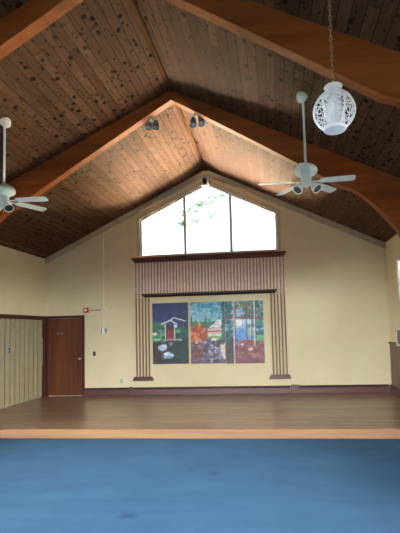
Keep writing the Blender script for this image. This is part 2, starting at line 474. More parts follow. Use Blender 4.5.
# ------------------------------------------------------------------ laminated arch beams
def arch(name, yf, thick, label, d0, d1):
    """half outline on x>0: the back follows the roof, the inside edge deepens and curves down into a leg"""
    inner = [(0.0, d0), (0.5, d0 + (d1 - d0) * 0.14), (1.0, d0 + (d1 - d0) * 0.31), (1.76, d0 + (d1 - d0) * 0.56), (2.4, d0 + (d1 - d0) * 0.80), (2.95, d1)]
    low = [(x, ceil_z(x) - d) for x, d in inner]
    curve = [(3.12, 4.055), (3.26, 3.965), (3.42, 3.83), (3.58, 3.66), (3.73, 3.47), (3.86, 3.30), (3.96, 3.12), (4.04, 2.92), (4.10, 2.70), (4.15, 2.40), (4.22, 1.6), (4.30, 0.8), (4.36, 0.02)]
    lowside = low + curve
    bm = BM()
    for s in (-1, 1):
        top = [(x, ceil_z(x) - 0.002) for x, _ in lowside if x < W - 0.4]
        # faces as strips between the outer edge and the inner edge
        outer = []
        for x, z in lowside:
            if z > 3.3: outer.append((x + (0 if x < 3 else (x - 3) * 0.6), None))
            else: outer.append((W - 0.022, z + 0.4 if z > 0.5 else z))
        outer = [(min(x, W - 0.022), ceil_z(min(x, W - 0.022)) - 0.002 if z is None else min(z, ceil_z(W - 0.022) - 0.002)) for x, z in outer]
        fr, bk = [], []
        for (xi, zi), (xo, zo) in zip(lowside, outer):
            fr.append((bm.verts.new((s * xi, yf, zi)), bm.verts.new((s * xo, yf, zo))))
            bk.append((bm.verts.new((s * xi, yf + thick, zi)), bm.verts.new((s * xo, yf + thick, zo))))
        for i in range(len(fr) - 1):
            for quad in ((fr[i][0], fr[i + 1][0], fr[i + 1][1], fr[i][1]), (bk[i][0], bk[i][1], bk[i + 1][1], bk[i + 1][0]),
                         (fr[i][0], bk[i][0], bk[i + 1][0], fr[i + 1][0]), (fr[i][1], fr[i + 1][1], bk[i + 1][1], bk[i][1])):
                try: bm.faces.new(quad)
                except ValueError: pass
        bm.faces.new((fr[-1][0], bk[-1][0], bk[-1][1], fr[-1][1]))
    bmesh.ops.remove_doubles(bm, verts=bm.verts, dist=0.0005)
    return obj(name, bm, M['beam'], label=label, cat='beam', group='arched roof beams', kind='thing')
arch('arched_beam', -3.91, 0.15, 'dark red-brown arched beam over the stage edge, spotlights fixed under its peak', 0.19, 0.545)
b1 = arch('arched_beam', -6.745, 0.15, 'orange-brown arched beam nearest the viewer, crossing behind the lantern chain', 0.19, 0.545)
# this one carries on to the carpet
for v in b1.data.vertices:
    if v.co.z < 0.01: v.co.z = CARPET + 0.003

# ------------------------------------------------------------------ door, folding door
d = thing('door_1', 'red-brown wooden door with small dark sign beside the folding door', 'door', (-4.05, 0, 0), kind=STR)
def dput(o): o.location = (4.05, 0, 0); return o
DX0, DX1, DZ = -4.612, -3.49, 2.205
bm = BM(); c = 0.075
box(bm, DX0, DX0 + c, -0.035, -0.001, 0.001, DZ, 0.005); box(bm, DX1 - c, DX1, -0.035, -0.001, 0.001, DZ, 0.005)
box(bm, DX0 + c, DX1 - c, -0.035, -0.001, DZ - c, DZ, 0.005)
dput(obj('door_frame', bm, M['frame'], d))
bm = BM(); box(bm, DX0 + c + 0.004, DX1 - c - 0.004, -0.02, -0.001, 0.012, DZ - c - 0.004)
dput(obj('door_leaf', bm, M['door'], d))
bm = BM()
lathe(bm, [(0, 0), (0.03, 0), (0.03, 0.008), (0.012, 0.012), (0.012, 0.035), (0.028, 0.045), (0.03, 0.058), (0.02, 0.07), (0, 0.072)], 16,
      M4=Matrix.Translation((-3.62, -0.02, 1.01)) @ Matrix.Rotation(PI / 2, 4, 'X'))
dput(obj('door_knob', bm, M['brass'], d, smooth=True))
bm = BM(); box(bm, -4.29, -4.09, -0.026, -0.0202, 1.65, 1.77)
sg = dput(obj('door_sign', bm, M['sign'], d))
bm = BM()
for a, b, e, f in ((-4.28, -4.262, 1.67, 1.75), (-4.262, -4.235, 1.67, 1.685), (-4.25, -4.232, 1.70, 1.75), (-4.20, -4.185, 1.67, 1.75), (-4.185, -4.15, 1.67, 1.685), (-4.165, -4.15, 1.685, 1.74), (-4.125, -4.105, 1.67, 1.75)):
    box(bm, a, b, -0.0285, -0.0262, e, f)
obj('sign_marks', bm, M['signm'], sg)
for n_, p_ in (('hinge', 0.3), ('hinge', 1.1), ('hinge', 1.85)):
    bm = BM(); tube(bm, [(DX0 + c, -0.037, p_ - 0.045), (DX0 + c, -0.037, p_ + 0.045)], 0.008)
    dput(obj('hinge', bm, M['shelfm'], d))

f = thing('folding_door', 'tan vinyl accordion folding door in a dark wood frame', 'folding door', (-W, -2.0, 0))
def fput(o): o.location = (W, 2.0, 0); return o
bm = BM()
y = -3.52; ys = [y]; pitch = 0.098
while y < -0.33: y += pitch; ys.append(y)
prof = []
for i, yy in enumerate(ys):
    prof.append((-W + (0.055 if i % 2 else 0.012), yy))
N = len(prof)
fr = [(bm.verts.new((x, yy, 0.012)), bm.verts.new((x, yy, 2.10))) for x, yy in prof]
bk = [(bm.verts.new((x - 0.008, yy, 0.012)), bm.verts.new((x - 0.008, yy, 2.10))) for x, yy in prof]
for i in range(N - 1):
    bm.faces.new((fr[i][0], fr[i + 1][0], fr[i + 1][1], fr[i][1])); bm.faces.new((bk[i][0], bk[i][1], bk[i + 1][1], bk[i + 1][0]))
    bm.faces.new((fr[i][0], bk[i][0], bk[i + 1][0], fr[i + 1][0])); bm.faces.new((fr[i][1], fr[i + 1][1], bk[i + 1][1], bk[i][1]))
for q in (0, -1): bm.faces.new((fr[q][0], fr[q][1], bk[q][1], bk[q][0]))
bmesh.ops.bevel(bm, geom=[e for e in bm.edges if abs(e.verts[0].co.z - e.verts[1].co.z) > 1], offset=0.008, segments=2, affect='EDGES')
fput(obj('pleated_panel', bm, M['vinyl'], f))
bm = BM(); box(bm, -W + 0.004, -W + 0.07, ys[-1] + 0.001, ys[-1] + 0.035, 0.012, 2.10, 0.006)
fput(obj('end_post', bm, M['vinyld'], f))
bm = BM(); box(bm, -W + 0.001, -W + 0.075, -3.7, -0.06, 2.10, 2.205, 0.006); fput(obj('header', bm, M['frameh'], f))
bm = BM(); box(bm, -W + 0.001, -W + 0.02, ys[-1] + 0.037, -0.05, 0.001, 2.10)
box(bm, -W + 0.001, -W + 0.075, -0.16, -0.062, 0.001, 2.10, 0.006); fput(obj('jamb', bm, M['frame'], f))
bm = BM(); box(bm, -W + 0.001, -W + 0.075, -3.7, -3.54, 0.001, 2.10, 0.006); fput(obj('jamb', bm, M['frame'], f))
bm = BM(); box(bm, -W + 0.021, -W + 0.03, -0.235, -0.165, 0.85, 1.62, 0.004); fput(obj('strike_plate', bm, M['offwhite'], f))
bm = BM(); box(bm, -W + 0.05, -W + 0.075, -1.80, -1.70, 1.27, 1.47, 0.008)
hp = fput(obj('handle_plate', bm, M['grey'], f))
bm = BM(); tube(bm, [(-W + 0.075, -1.75, 1.29), (-W + 0.11, -1.75, 1.31), (-W + 0.11, -1.75, 1.38), (-W + 0.075, -1.75, 1.40)], 0.012, 8)
obj('handle', bm, M['black'], hp)

# ------------------------------------------------------------------ reeded wall surround
s_ = thing('reeded_wall_surround', 'reeded wood surround with plum cornice and two slatted columns framing paintings', 'wall surround', (0, 0, 0))
bm = BM(); pr_ = [(-0.001, 3.59), (-0.05, 3.59), (-0.065, 3.62), (-0.10, 3.66), (-0.135, 3.685), (-0.135, 3.72), (-0.001, 3.72)]
A = []
for sx in (-1, 1):
    A.append([bm.verts.new((sx * (2.0 + (-p[0]) * 0.75), p[0], p[1])) for p in pr_])
for i in range(len(pr_)): bm.faces.new((A[0][i], A[0][(i + 1) % 7], A[1][(i + 1) % 7], A[1][i]))
bm.faces.new(A[0][::-1]); bm.faces.new(A[1])
obj('cornice', bm, M['cornice'], s_)
bm = BM(); ps = [(-0.036, 2.63), (-0.06, 2.63), (-0.075, 2.65), (-0.10, 2.675), (-0.13, 2.69), (-0.13, 2.725), (-0.036, 2.725)]
A = []
for sx in (-1, 1):
    A.append([bm.verts.new((sx * (1.72 + (-p[0]) * 0.8), p[0], p[1])) for p in ps])
for i in range(7): bm.faces.new((A[0][i], A[0][(i + 1) % 7], A[1][(i + 1) % 7], A[1][i]))
bm.faces.new(A[0][::-1]); bm.faces.new(A[1])
obj('lower_shelf', bm, M['shelfm'], s_)
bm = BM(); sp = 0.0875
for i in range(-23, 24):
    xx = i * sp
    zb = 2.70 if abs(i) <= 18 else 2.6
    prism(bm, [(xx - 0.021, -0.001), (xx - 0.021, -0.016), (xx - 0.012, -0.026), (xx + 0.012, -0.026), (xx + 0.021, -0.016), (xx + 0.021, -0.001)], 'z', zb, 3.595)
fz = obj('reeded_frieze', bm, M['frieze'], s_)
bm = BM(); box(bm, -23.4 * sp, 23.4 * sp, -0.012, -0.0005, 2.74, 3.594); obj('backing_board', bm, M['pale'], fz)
for s in (-1, 1):
    bm = BM()
    for i in range(19, 24):
        xx = s * i * sp
        prism(bm, [(xx - 0.018, -0.001), (xx - 0.018, -0.02), (xx - 0.01, -0.034), (xx + 0.01, -0.034), (xx + 0.018, -0.02), (xx + 0.018, -0.001)], 'z', 0.49, 2.6)
    col_ = obj('slatted_column', bm, M['slat'], s_)
    bm = BM()
    xa, xb = s * 1.54, s * 2.12
    A = []
    for yq, ins in ((-0.001, 0.0), (-0.075, 0.0)):
        A.append([bm.verts.new((x, yq, z)) for x, z in ((xa, 0.385), (xb, 0.385), (xb - s * 0.05, 0.495), (xa + s * 0.05, 0.495))])
    for i in range(4): bm.faces.new((A[0][i], A[0][(i + 1) % 4], A[1][(i + 1) % 4], A[1][i]))
    bm.faces.new(A[0][::-1]); bm.faces.new(A[1])
    obj('plinth', bm, M['cornice'], col_)

# ------------------------------------------------------------------ paintings: colours of the paint itself on a fine grid
def value_noise(h, w, cells, rng):
    gh, gw = cells
    g = rng.random((gh + 2, gw + 2))
    yy = np.linspace(0, gh, h); xx = np.linspace(0, gw, w)
    y0 = yy.astype(int); x0 = xx.astype(int); fy = (yy - y0)[:, None]; fx = (xx - x0)[None, :]
    fy = fy * fy * (3 - 2 * fy); fx = fx * fx * (3 - 2 * fx)
    a = g[y0][:, x0]; b = g[y0][:, x0 + 1]; c = g[y0 + 1][:, x0]; d_ = g[y0 + 1][:, x0 + 1]
    return (a * (1 - fx) + b * fx) * (1 - fy) + (c * (1 - fx) + d_ * fx) * fy

class Canvas:
    def __init__(s, w, h, seed):
        s.w, s.h = w, h; s.a = np.zeros((h, w, 3)); s.rng = np.random.default_rng(seed)
        s.v, s.u = np.meshgrid((np.arange(h) + .5) / h, (np.arange(w) + .5) / w, indexing='ij')
        s.n1 = value_noise(h, w, (14, 9), s.rng); s.n2 = value_noise(h, w, (40, 26), s.rng); s.n3 = value_noise(h, w, (26, 8), s.rng)
    def fill(s, mask, c, al=1.0):
        mask = (mask * al)[..., None]; s.a = s.a * (1 - mask) + np.array(c, float) * mask
    def grad(s, v0, v1, c0, c1):
        t = np.clip((s.v - v0) / (v1 - v0), 0, 1)[..., None]; m = ((s.v >= v0) & (s.v <= v1))[..., None]
        s.a = np.where(m, np.array(c0, float) * (1 - t) + np.array(c1, float) * t, s.a)
    def poly(s, pts, c, al=1.0, rag=0.0):
        u = s.u + (s.n2 - .5) * rag; v = s.v + (s.n1 - .5) * rag
        inside = np.zeros(u.shape, bool); j = len(pts) - 1
        for i in range(len(pts)):
            xi, yi = pts[i]; xj, yj = pts[j]
            cond = ((yi > v) != (yj > v)) & (u < (xj - xi) * (v - yi) / ((yj - yi) or 1e-9) + xi)
            inside ^= cond; j = i
        s.fill(inside.astype(float), c, al)
    def ell(s, cu, cv, ru, rv, c, al=1.0, rag=0.6):
        d = ((s.u - cu) / ru) ** 2 + ((s.v - cv) / rv) ** 2 + (s.n2 - .5) * rag + (s.n1 - .5) * rag
        s.fill((d < 1).astype(float), c, al)
    def line(s, pts, wd, c, al=1.0, asp=1.65):
        for (x0, y0), (x1, y1) in zip(pts, pts[1:]):
            dx, dy = x1 - x0, (y1 - y0) * asp; L = dx * dx + dy * dy + 1e-9
            t = np.clip(((s.u - x0) * dx + (s.v - y0) * asp * dy) / L, 0, 1)
            dd = np.hypot(s.u - x0 - t * dx, (s.v - y0) * asp - t * dy)
            s.fill(np.clip((wd - dd) / (1.0 / s.w) + .5, 0, 1), c, al)
    def dabs(s, n, box_, size, cols, al=0.8):
        for _ in range(n):
            cu = s.rng.uniform(box_[0], box_[1]); cv = s.rng.uniform(box_[2], box_[3]); c = cols[s.rng.integers(len(cols))]
            s.ell(cu, cv, size * s.rng.uniform(.6, 1.4), size * .5 * s.rng.uniform(.6, 1.4), c, al, 0.3)
    def conifer(s, cu, base, top, wd, c):
        for k in range(5):
            t0 = top + (base - top) * k / 5.5; t1 = t0 + (base - top) * 0.32; ww = wd * (0.25 + 0.75 * (k + 1) / 5)
            s.poly([(cu, t0), (cu + ww / 2, t1), (cu - ww / 2, t1)], c, 0.9, 0.03)

def painting_night():
    p = Canvas(72, 118, 3)
    p.grad(0, .5, (34, 40, 92), (44, 54, 116)); p.grad(.5, 1.01, (22, 34, 44), (20, 24, 30))
    p.fill((p.n1 > .55) * (p.v < .45), (28, 34, 80), .5)
    p.poly([(.62, .02), (1, .02), (1, .5), (.7, .5)], (28, 44, 84), .6)
    p.dabs(26, (.55, 1, .40, .62), .10, [(22, 62, 66), (30, 80, 70), (20, 46, 62)])
    p.dabs(30, (.55, 1, .60, 1.0), .12, [(16, 40, 42), (22, 54, 50), (14, 30, 40), (26, 44, 40)])
    p.dabs(26, (0, .34, .32, .62), .09, [(38, 96, 70), (56, 122, 84), (30, 72, 66), (88, 150, 110)])
    p.poly([(.36, .36), (.62, .36), (.62, .62), (.36, .62)], (70, 52, 66))
    p.poly([(.42, .44), (.58, .44), (.58, .60), (.42, .60)], (132, 36, 44))
    p.dabs(8, (.40, .60, .38, .46), .03, [(40, 56, 50), (30, 30, 44)])
    for x in (.36, .62): p.line([(x, .35), (x, .62)], .016, (206, 200, 206))
    p.line([(.26, .345), (.47, .30), (.60, .245), (.92, .305)], .014, (230, 232, 240))
    p.line([(.26, .345), (.50, .285), (.70, .36)], .014, (226, 226, 232))
    p.line([(.62, .36), (.62, .40), (.86, .42), (.86, .31)], .007, (120, 140, 160), .7)
    p.ell(.65, .39, .04, .025, (232, 246, 240)); p.ell(.72, .47, .08, .04, (80, 156, 92))
    p.line([(.30, .62), (.50, .60), (.80, .615)], .02, (172, 160, 146), .8)
    p.ell(.06, .505, .08, .022, (208, 214, 206)); p.ell(.14, .60, .12, .014, (150, 200, 160)); p.ell(.75, .605, .08, .014, (140, 180, 140))
    p.dabs(22, (0, .5, .66, 1.0), .07, [(78, 42, 36), (52, 30, 32), (96, 60, 46), (36, 30, 40)])
    p.ell(.28, .735, .13, .05, (150, 178, 208)); p.ell(.33, .70, .06, .03, (206, 220, 236)); p.ell(.42, .855, .15, .055, (160, 188, 216))
    p.ell(.38, .83, .07, .022, (222, 232, 244)); p.ell(.46, .89, .08, .02, (100, 130, 172)); p.ell(.50, .66, .07, .03, (86, 58, 52))
    p.dabs(14, (.2, .56, .66, .92), .03, [(60, 80, 120), (34, 40, 60), (190, 206, 226)], .6)
    return p
def painting_village():
    p = Canvas(70, 118, 5)
    p.grad(0, .32, (54, 136, 168), (130, 186, 198)); p.grad(.32, 1.01, (70, 110, 96), (90, 80, 92))
    p.fill((p.n3 > .55) * (p.v < .26), (150, 200, 212), .5); p.fill((p.n3 < .35) * (p.v < .2), (36, 112, 152), .5)
    for i, cx in enumerate((.04, .14, .30, .44, .56, .70, .84, .95)): p.conifer(cx, .5, .20 + .05 * ((i * 37) % 3), .16, ((34, 92, 82), (46, 108, 92), (28, 74, 76))[i % 3])
    p.poly([(.25, .30), (.46, .50), (.14, .46)], (206, 196, 64)); p.poly([(.25, .30), (.33, .40), (.40, .48), (.46, .50)], (136, 168, 60))
    p.poly([(.50, .44), (.84, .285), (.98, .35), (1.0, .46), (.50, .46)], (222, 224, 228), 1, .02)
    p.poly([(.50, .455), (1, .44), (1, .515), (.50, .53)], (208, 172, 176)); p.line([(.5, .485), (1, .475)], .012, (150, 46, 60)); p.line([(.52, .435), (1, .425)], .010, (190, 92, 104))
    p.poly([(.48, .52), (1, .51), (1, .58), (.46, .60)], (196, 206, 180)); p.poly([(.5, .565), (.95, .555), (.9, .60), (.5, .60)], (112, 156, 88))
    p.poly([(.60, .60), (.80, .60), (.90, .70), (.62, .68)], (226, 214, 214), 1, .03)
    p.ell(.20, .53, .30, .155, (172, 72, 44)); p.dabs(46, (.0, .46, .40, .68), .06, [(196, 84, 48), (150, 50, 38), (206, 112, 62), (120, 44, 40), (216, 132, 84)])
    p.poly([(.1, .70), (.5, .60), (.80, .68), (1, .72), (1, 1), (.0, 1), (.0, .8)], (84, 76, 98), 1, .05)
    p.dabs(60, (.15, .95, .64, .98), .055, [(104, 98, 130), (70, 62, 84), (150, 150, 178), (52, 44, 62), (196, 200, 216)])
    p.dabs(22, (.0, .34, .72, 1.0), .06, [(112, 54, 50), (86, 44, 52), (140, 76, 60)])
    p.poly([(.84, .69), (1, .68), (1, .94), (.92, .92)], (212, 198, 186), 1, .03)
    p.dabs(14, (.76, .98, .60, .70), .05, [(40, 66, 66), (60, 60, 76)])
    p.dabs(24, (.94, 1.0, .0, .60), .06, [(30, 78, 78), (42, 96, 88), (24, 58, 66)])
    return p
def painting_lake():
    p = Canvas(78, 118, 9)
    p.grad(0, .3, (96, 150, 190), (150, 190, 216)); p.grad(.3, .66, (196, 220, 236), (62, 118, 196)); p.grad(.66, 1.01, (120, 76, 82), (98, 52, 60))
    p.fill((p.n3 > .5) * (p.v > .36) * (p.v < .64), (120, 170, 222), .6)
    p.ell(.34, .35, .10, .05, (232, 240, 246)); p.ell(.42, .52, .16, .06, (70, 130, 206), .7)
    p.dabs(60, (.25, 1, .0, .26), .07, [(46, 92, 96), (70, 110, 92), (96, 92, 70), (40, 76, 90), (120, 120, 84), (130, 176, 206)])
    p.dabs(40, (.0, .24, .0, .62), .07, [(26, 78, 84), (36, 98, 98), (20, 54, 66), (130, 182, 206), (60, 120, 130)])
    p.dabs(46, (.72, 1, .22, .66), .07, [(44, 110, 106), (70, 136, 112), (110, 166, 140), (36, 82, 90), (120, 170, 196)])
    p.ell(.9, .60, .14, .05, (96, 160, 110)); p.dabs(12, (.56, .76, .40, .56), .05, [(190, 200, 190), (150, 160, 150), (80, 120, 130)])
    p.line([(.0, .29), (.3, .262), (.6, .285), (1, .262)], .02, (122, 66, 56)); p.line([(.3, .275), (1, .30)], .008, (88, 54, 54))
    p.poly([(.26, .66), (.5, .62), (.74, .66), (1, .68), (1, 1), (.0, 1), (.0, .82)], (116, 62, 66), 1, .05)
    p.poly([(.27, .66), (.42, .645), (.46, .70), (.66, .735), (.80, .80), (.60, .80), (.36, .75)], (216, 184, 186), 1, .04)
    p.dabs(40, (.3, 1, .66, 1.0), .07, [(134, 74, 76), (92, 46, 58), (150, 96, 94), (108, 62, 74)])
    p.dabs(24, (.0, .24, .62, 1.0), .08, [(34, 50, 60), (24, 40, 52), (60, 52, 62)]); p.ell(.58, .655, .18, .03, (146, 62, 58))
    p.line([(.235, 0), (.225, 1)], .022, (202, 170, 170)); p.line([(.262, 0), (.252, 1)], .009, (92, 60, 64))
    for x, a, b, c in ((.565, 0, .68, (70, 76, 88)), (.70, .05, .66, (96, 84, 84)), (.77, 0, .72, (206, 206, 204)), (.80, .1, .70, (70, 74, 76))):
        p.line([(x, a), (x - .01, b)], .013, c)
    return p

def painting(name, cv, x0, x1, zb, zt, label):
    a = np.clip(255 * (cv.a / 255) ** 0.86 * (0.92 + 0.28 * cv.n2[..., None]), 0, 255) / 255
    a = np.where(a <= 0.04045, a / 12.92, ((a + 0.055) / 1.055) ** 2.4)
    root = thing(name, label, 'painting', ((x0 + x1) / 2, -0.002, zb), group=None)
    w, h = x1 - x0, zt - zb
    bm = BM(); box(bm, -w / 2, w / 2, -0.022, 0.0, 0, h); obj('canvas_board', bm, M['board'], root)
    ny, nx = a.shape[:2]
    vs = [((i / (nx - 1) - .5) * (w - 0.006), -0.0235, h - 0.003 - j / (ny - 1) * (h - 0.006)) for j in range(ny) for i in range(nx)]
    fs = [(j * nx + i, (j + 1) * nx + i, (j + 1) * nx + i + 1, j * nx + i + 1) for j in range(ny - 1) for i in range(nx - 1)]
    me = bpy.data.meshes.new('painted_picture'); me.from_pydata(vs, [], fs)
    at = me.color_attributes.new('paint', 'FLOAT_COLOR', 'POINT')
    at.data.foreach_set('color', np.concatenate([a.reshape(-1, 3), np.ones((ny * nx, 1))], 1).astype(np.float32).ravel())
    me.materials.append(M['paint'])
    o = bpy.data.objects.new('painted_picture', me); C.objects.link(o); o.parent = root
painting('wall_painting', painting_night(), -1.56, -0.578, 0.822, 2.462, 'unframed painting of a white timber gate under a navy night sky')
painting('wall_painting', painting_village(), -0.515, 0.418, 0.815, 2.458, 'unframed painting of a white house, red bush and stony path, centre of three')
painting('wall_painting', painting_lake(), 0.428, 1.443, 0.803, 2.452, 'unframed painting of a blue lake seen between tall tree trunks')

# ------------------------------------------------------------------ baseboard heaters
def heater(x0, x1, label, joint=None, hh=0.212):
    r = thing('baseboard_heater', label, 'heater', ((x0 + x1) / 2, 0, 0), group='baseboard heaters')
    L = (x1 - x0) / 2
    bm = BM()
    prism(bm, [(-0.001, 0.002), (-0.05, 0.002), (-0.05, 0.02), (-0.072, 0.03), (-0.072, hh - 0.055), (-0.06, hh - 0.045), (-0.04, hh - 0.045), (-0.04, hh - 0.016), (-0.072, hh - 0.016), (-0.066, hh), (-0.001, hh)], 'x', -L, L)
    obj('heater_cover', bm, M['heater'], r)
    bm = BM(); box(bm, -L + 0.004, L - 0.004, -0.058, -0.0402, hh - 0.044, hh - 0.017); obj('heater_slot', bm, M['heaterd'], r)
    if joint:
        for ja, jb in joint:
            bm = BM(); box(bm, ja - (x0 + x1) / 2, jb - (x0 + x1) / 2, -0.08, -0.0005, 0.002, hh + 0.018, 0.006); obj('joint_cover', bm, M['heater'], r)
    return r
heater(-3.48, -2.165, 'mauve-brown baseboard heater between the door and the first column', [(-2.21, -2.15)])
heater(-2.14, 2.085, 'long mauve-brown baseboard heater running under the three paintings')
heater(2.10, W - 0.097, 'mauve-brown baseboard heater on the gable wall from second column to corner', [(2.10, 2.31)])
h4 = heater(-1.8, 1.8, 'mauve-brown baseboard heater at the foot of the wainscot')
h4.rotation_euler = (0, 0, -PI / 2); h4.location = (W - 0.021, -1.878, 0)

# ------------------------------------------------------------------ small wall fittings
r = thing('wall_speaker', 'small grey box speaker with dark oval front at the gable peak', 'speaker', (-0.02, -0.036, 5.735))
bm = BM(); box(bm, -0.092, 0.092, -0.11, -0.001, -0.125, 0.115, 0.012); obj('speaker_case', bm, M['casegrey'], r)
bm = BM()
lathe(bm, [(0, 0), (0.05, 0), (0.062, 0.012), (0.05, 0.03), (0.025, 0.042), (0, 0.046)], 20, M4=Matrix.Translation((0, -0.11, 0.0)) @ Matrix.Rotation(PI / 2, 4, 'X') @ Matrix.Diagonal((0.95, 1.55, 1, 1)))
obj('speaker_cone', bm, M['black'], r, smooth=True)

r = thing('wall_mounted_fire_alarm', 'small square red fire alarm with white lens above the door corner', 'fire alarm', (-3.44, -0.001, 2.34))
bm = BM(); box(bm, -0.068, 0.068, -0.05, 0, -0.07, 0.07, 0.008); obj('alarm_body', bm, M['red'], r)
bm = BM(); box(bm, -0.036, 0.030, -0.068, -0.0502, -0.03, 0.032, 0.006); obj('alarm_lens', bm, M['white'], r)
bm = BM(); cx = -2.935
tube(bm, [(cx, -0.02, 2.385), (cx, -0.02, 4.42), (cx + 0.012, -0.02, 4.462), (cx + 0.05, -0.02, 4.49), (cx + 0.26, -0.02, 4.593)], 0.014, 8)
o = obj('wall_conduit', bm, M['conduit'], label='thin painted conduit climbing the gable wall to the ceiling band', cat='conduit', smooth=True)
r = thing('junction_box', 'off-white junction box where the conduits meet beside the fire alarm', 'junction box', (cx, -0.001, 2.33))
bm = BM(); box(bm, -0.062, 0.062, -0.055, 0, -0.058, 0.054, 0.008); obj('box_body', bm, M['offwhite'], r)
bm = BM(); box(bm, -0.045, 0.045, -0.062, -0.0552, -0.04, 0.036, 0.004); obj('cover_plate', bm, M['offwhite'], r)
bm = BM(); tube(bm, [(-3.37, -0.02, 2.335), (cx - 0.064, -0.02, 2.335)], 0.013, 8)
obj('wall_conduit', bm, M['conduitg'], label='short grey conduit between the red fire alarm and junction box', cat='conduit', smooth=True)
bm = BM(); tube(bm, [(cx, -0.018, 2.27), (cx, -0.018, 1.845)], 0.01, 8)
obj('wall_conduit', bm, M['conduit'], label='thin cream conduit dropping from the junction box', cat='conduit', smooth=True)
r = thing('wall_mounted_emergency_light', 'white emergency light with dark sides below the junction box', 'emergency light', (cx, -0.001, 1.77))
bm = BM(); box(bm, -0.04, 0.04, -0.06, 0, -0.07, 0.07, 0.008); obj('light_body', bm, M['white'], r)
for s in (-1, 1):
    bm = BM(); box(bm, s * 0.041 if s > 0 else -0.066, 0.066 if s > 0 else -0.041, -0.05, 0, -0.06, 0.05, 0.006); obj('side_grille', bm, M['heaterd'], r)
r = thing('light_switch', 'small black switch plate on the wall beside the door', 'switch', (-3.215, -0.001, 1.14))
bm = BM(); box(bm, -0.035, 0.035, -0.008, 0, -0.06, 0.06, 0.003); obj('switch_plate', bm, M['black'], r)
bm = BM(); box(bm, -0.012, 0.012, -0.016, -0.0082, -0.025, 0.025, 0.003); obj('toggle', bm, M['shelfm'], r)
r = thing('wall_outlet', 'pale grey outlet plate low on the wall above the heater', 'outlet', (-2.45, -0.001, 0.385))
bm = BM(); box(bm, -0.036, 0.036, -0.008, 0, -0.06, 0.06, 0.003); obj('outlet_plate', bm, M['grey'], r)
for s in (-1, 1):
    bm = BM(); box(bm, -0.014, 0.014, -0.011, -0.0082, s * 0.026 - 0.014, s * 0.026 + 0.014, 0.002); obj('socket', bm, M['offwhite'], r)

r = thing('framed_panel', 'white-framed dark panel on the wainscot wall under the high window', 'panel', (W - 0.051, -1.1, 1.22))
bm = BM(); fy0, fy1, fz0, fz1, ft = -0.8, 0.27, -0.01, 0.42, 0.055
box(bm, -0.03, 0, fy0, fy0 + ft, fz0, fz1); box(bm, -0.03, 0, fy1 - ft, fy1, fz0, fz1)
box(bm, -0.03, 0, fy0 + ft, fy1 - ft, fz0, fz0 + ft); box(bm, -0.03, 0, fy0 + ft, fy1 - ft, fz1 - ft, fz1)
box(bm, 0.0, 0.05, fy0 + 0.02, fy1 - 0.02, 0.07, fz1 - 0.03)
obj('panel_frame', bm, M['offwhite'], r)
bm = BM(); box(bm, -0.016, -0.002, fy0 + ft, fy1 - ft, fz0 + ft, fz1 - ft); obj('panel_face', bm, M['screen'], r)

# ------------------------------------------------------------------ twin spotlights under the stage beam
def twin_spot(x, label, tilts):
    yb = -3.80; zb = ceil_z(x) - 0.245; sg = 1 if x > 0 else -1
    r = thing('twin_spotlight', label, 'spotlight', (x, yb, zb), group='twin spotlights under the beam')
    bm = BM(); lathe(bm, [(0, 0.0), (0.05, 0.0), (0.05, -0.014), (0.04, -0.022), (0, -0.022)], 18, M4=Matrix.Rotation(sg * math.atan(0.58), 4, 'Y')); obj('mounting_plate', bm, M['spot'], r, smooth=True)
    for sx, tilt in ((-1, tilts[0]), (1, tilts[1])):
        bm = BM(); tube(bm, [(sx * 0.012, 0.01, -0.02), (sx * 0.04, 0.06, -0.045), (sx * 0.062, 0.118, -0.02)], 0.012, 8); obj('lamp_arm', bm, M['spot'], r, smooth=True)
        m4 = Matrix.Translation((sx * 0.068, 0.125, -0.012)) @ Matrix.Rotation(-sx * math.radians(tilt), 4, 'Y') @ Matrix.Rotation(math.radians(-14), 4, 'X') @ Matrix.Scale(0.96, 4)
        bm = BM(); lathe(bm, [(0, 0.035), (0.026, 0.028), (0.046, 0.005), (0.060, -0.05), (0.066, -0.11), (0.068, -0.145), (0.062, -0.145), (0.058, -0.11), (0.03, -0.06), (0, -0.05)], 24, M4=m4)
        sh = obj('lamp_shade', bm, M['spot'], r, smooth=True)
        bm = BM(); lathe(bm, [(0, -0.075), (0.02, -0.078), (0.048, -0.10), (0.052, -0.122), (0.03, -0.135), (0, -0.14)], 20, M4=m4)
        obj('bulb', bm, M['spotin'], sh, smooth=True)
twin_spot(-0.415, 'twin grey-green spotlights under the beam on the folding-door slope', (10, -4))
twin_spot(0.425, 'twin grey-green spotlights under the beam on the lantern slope', (-3, 14))

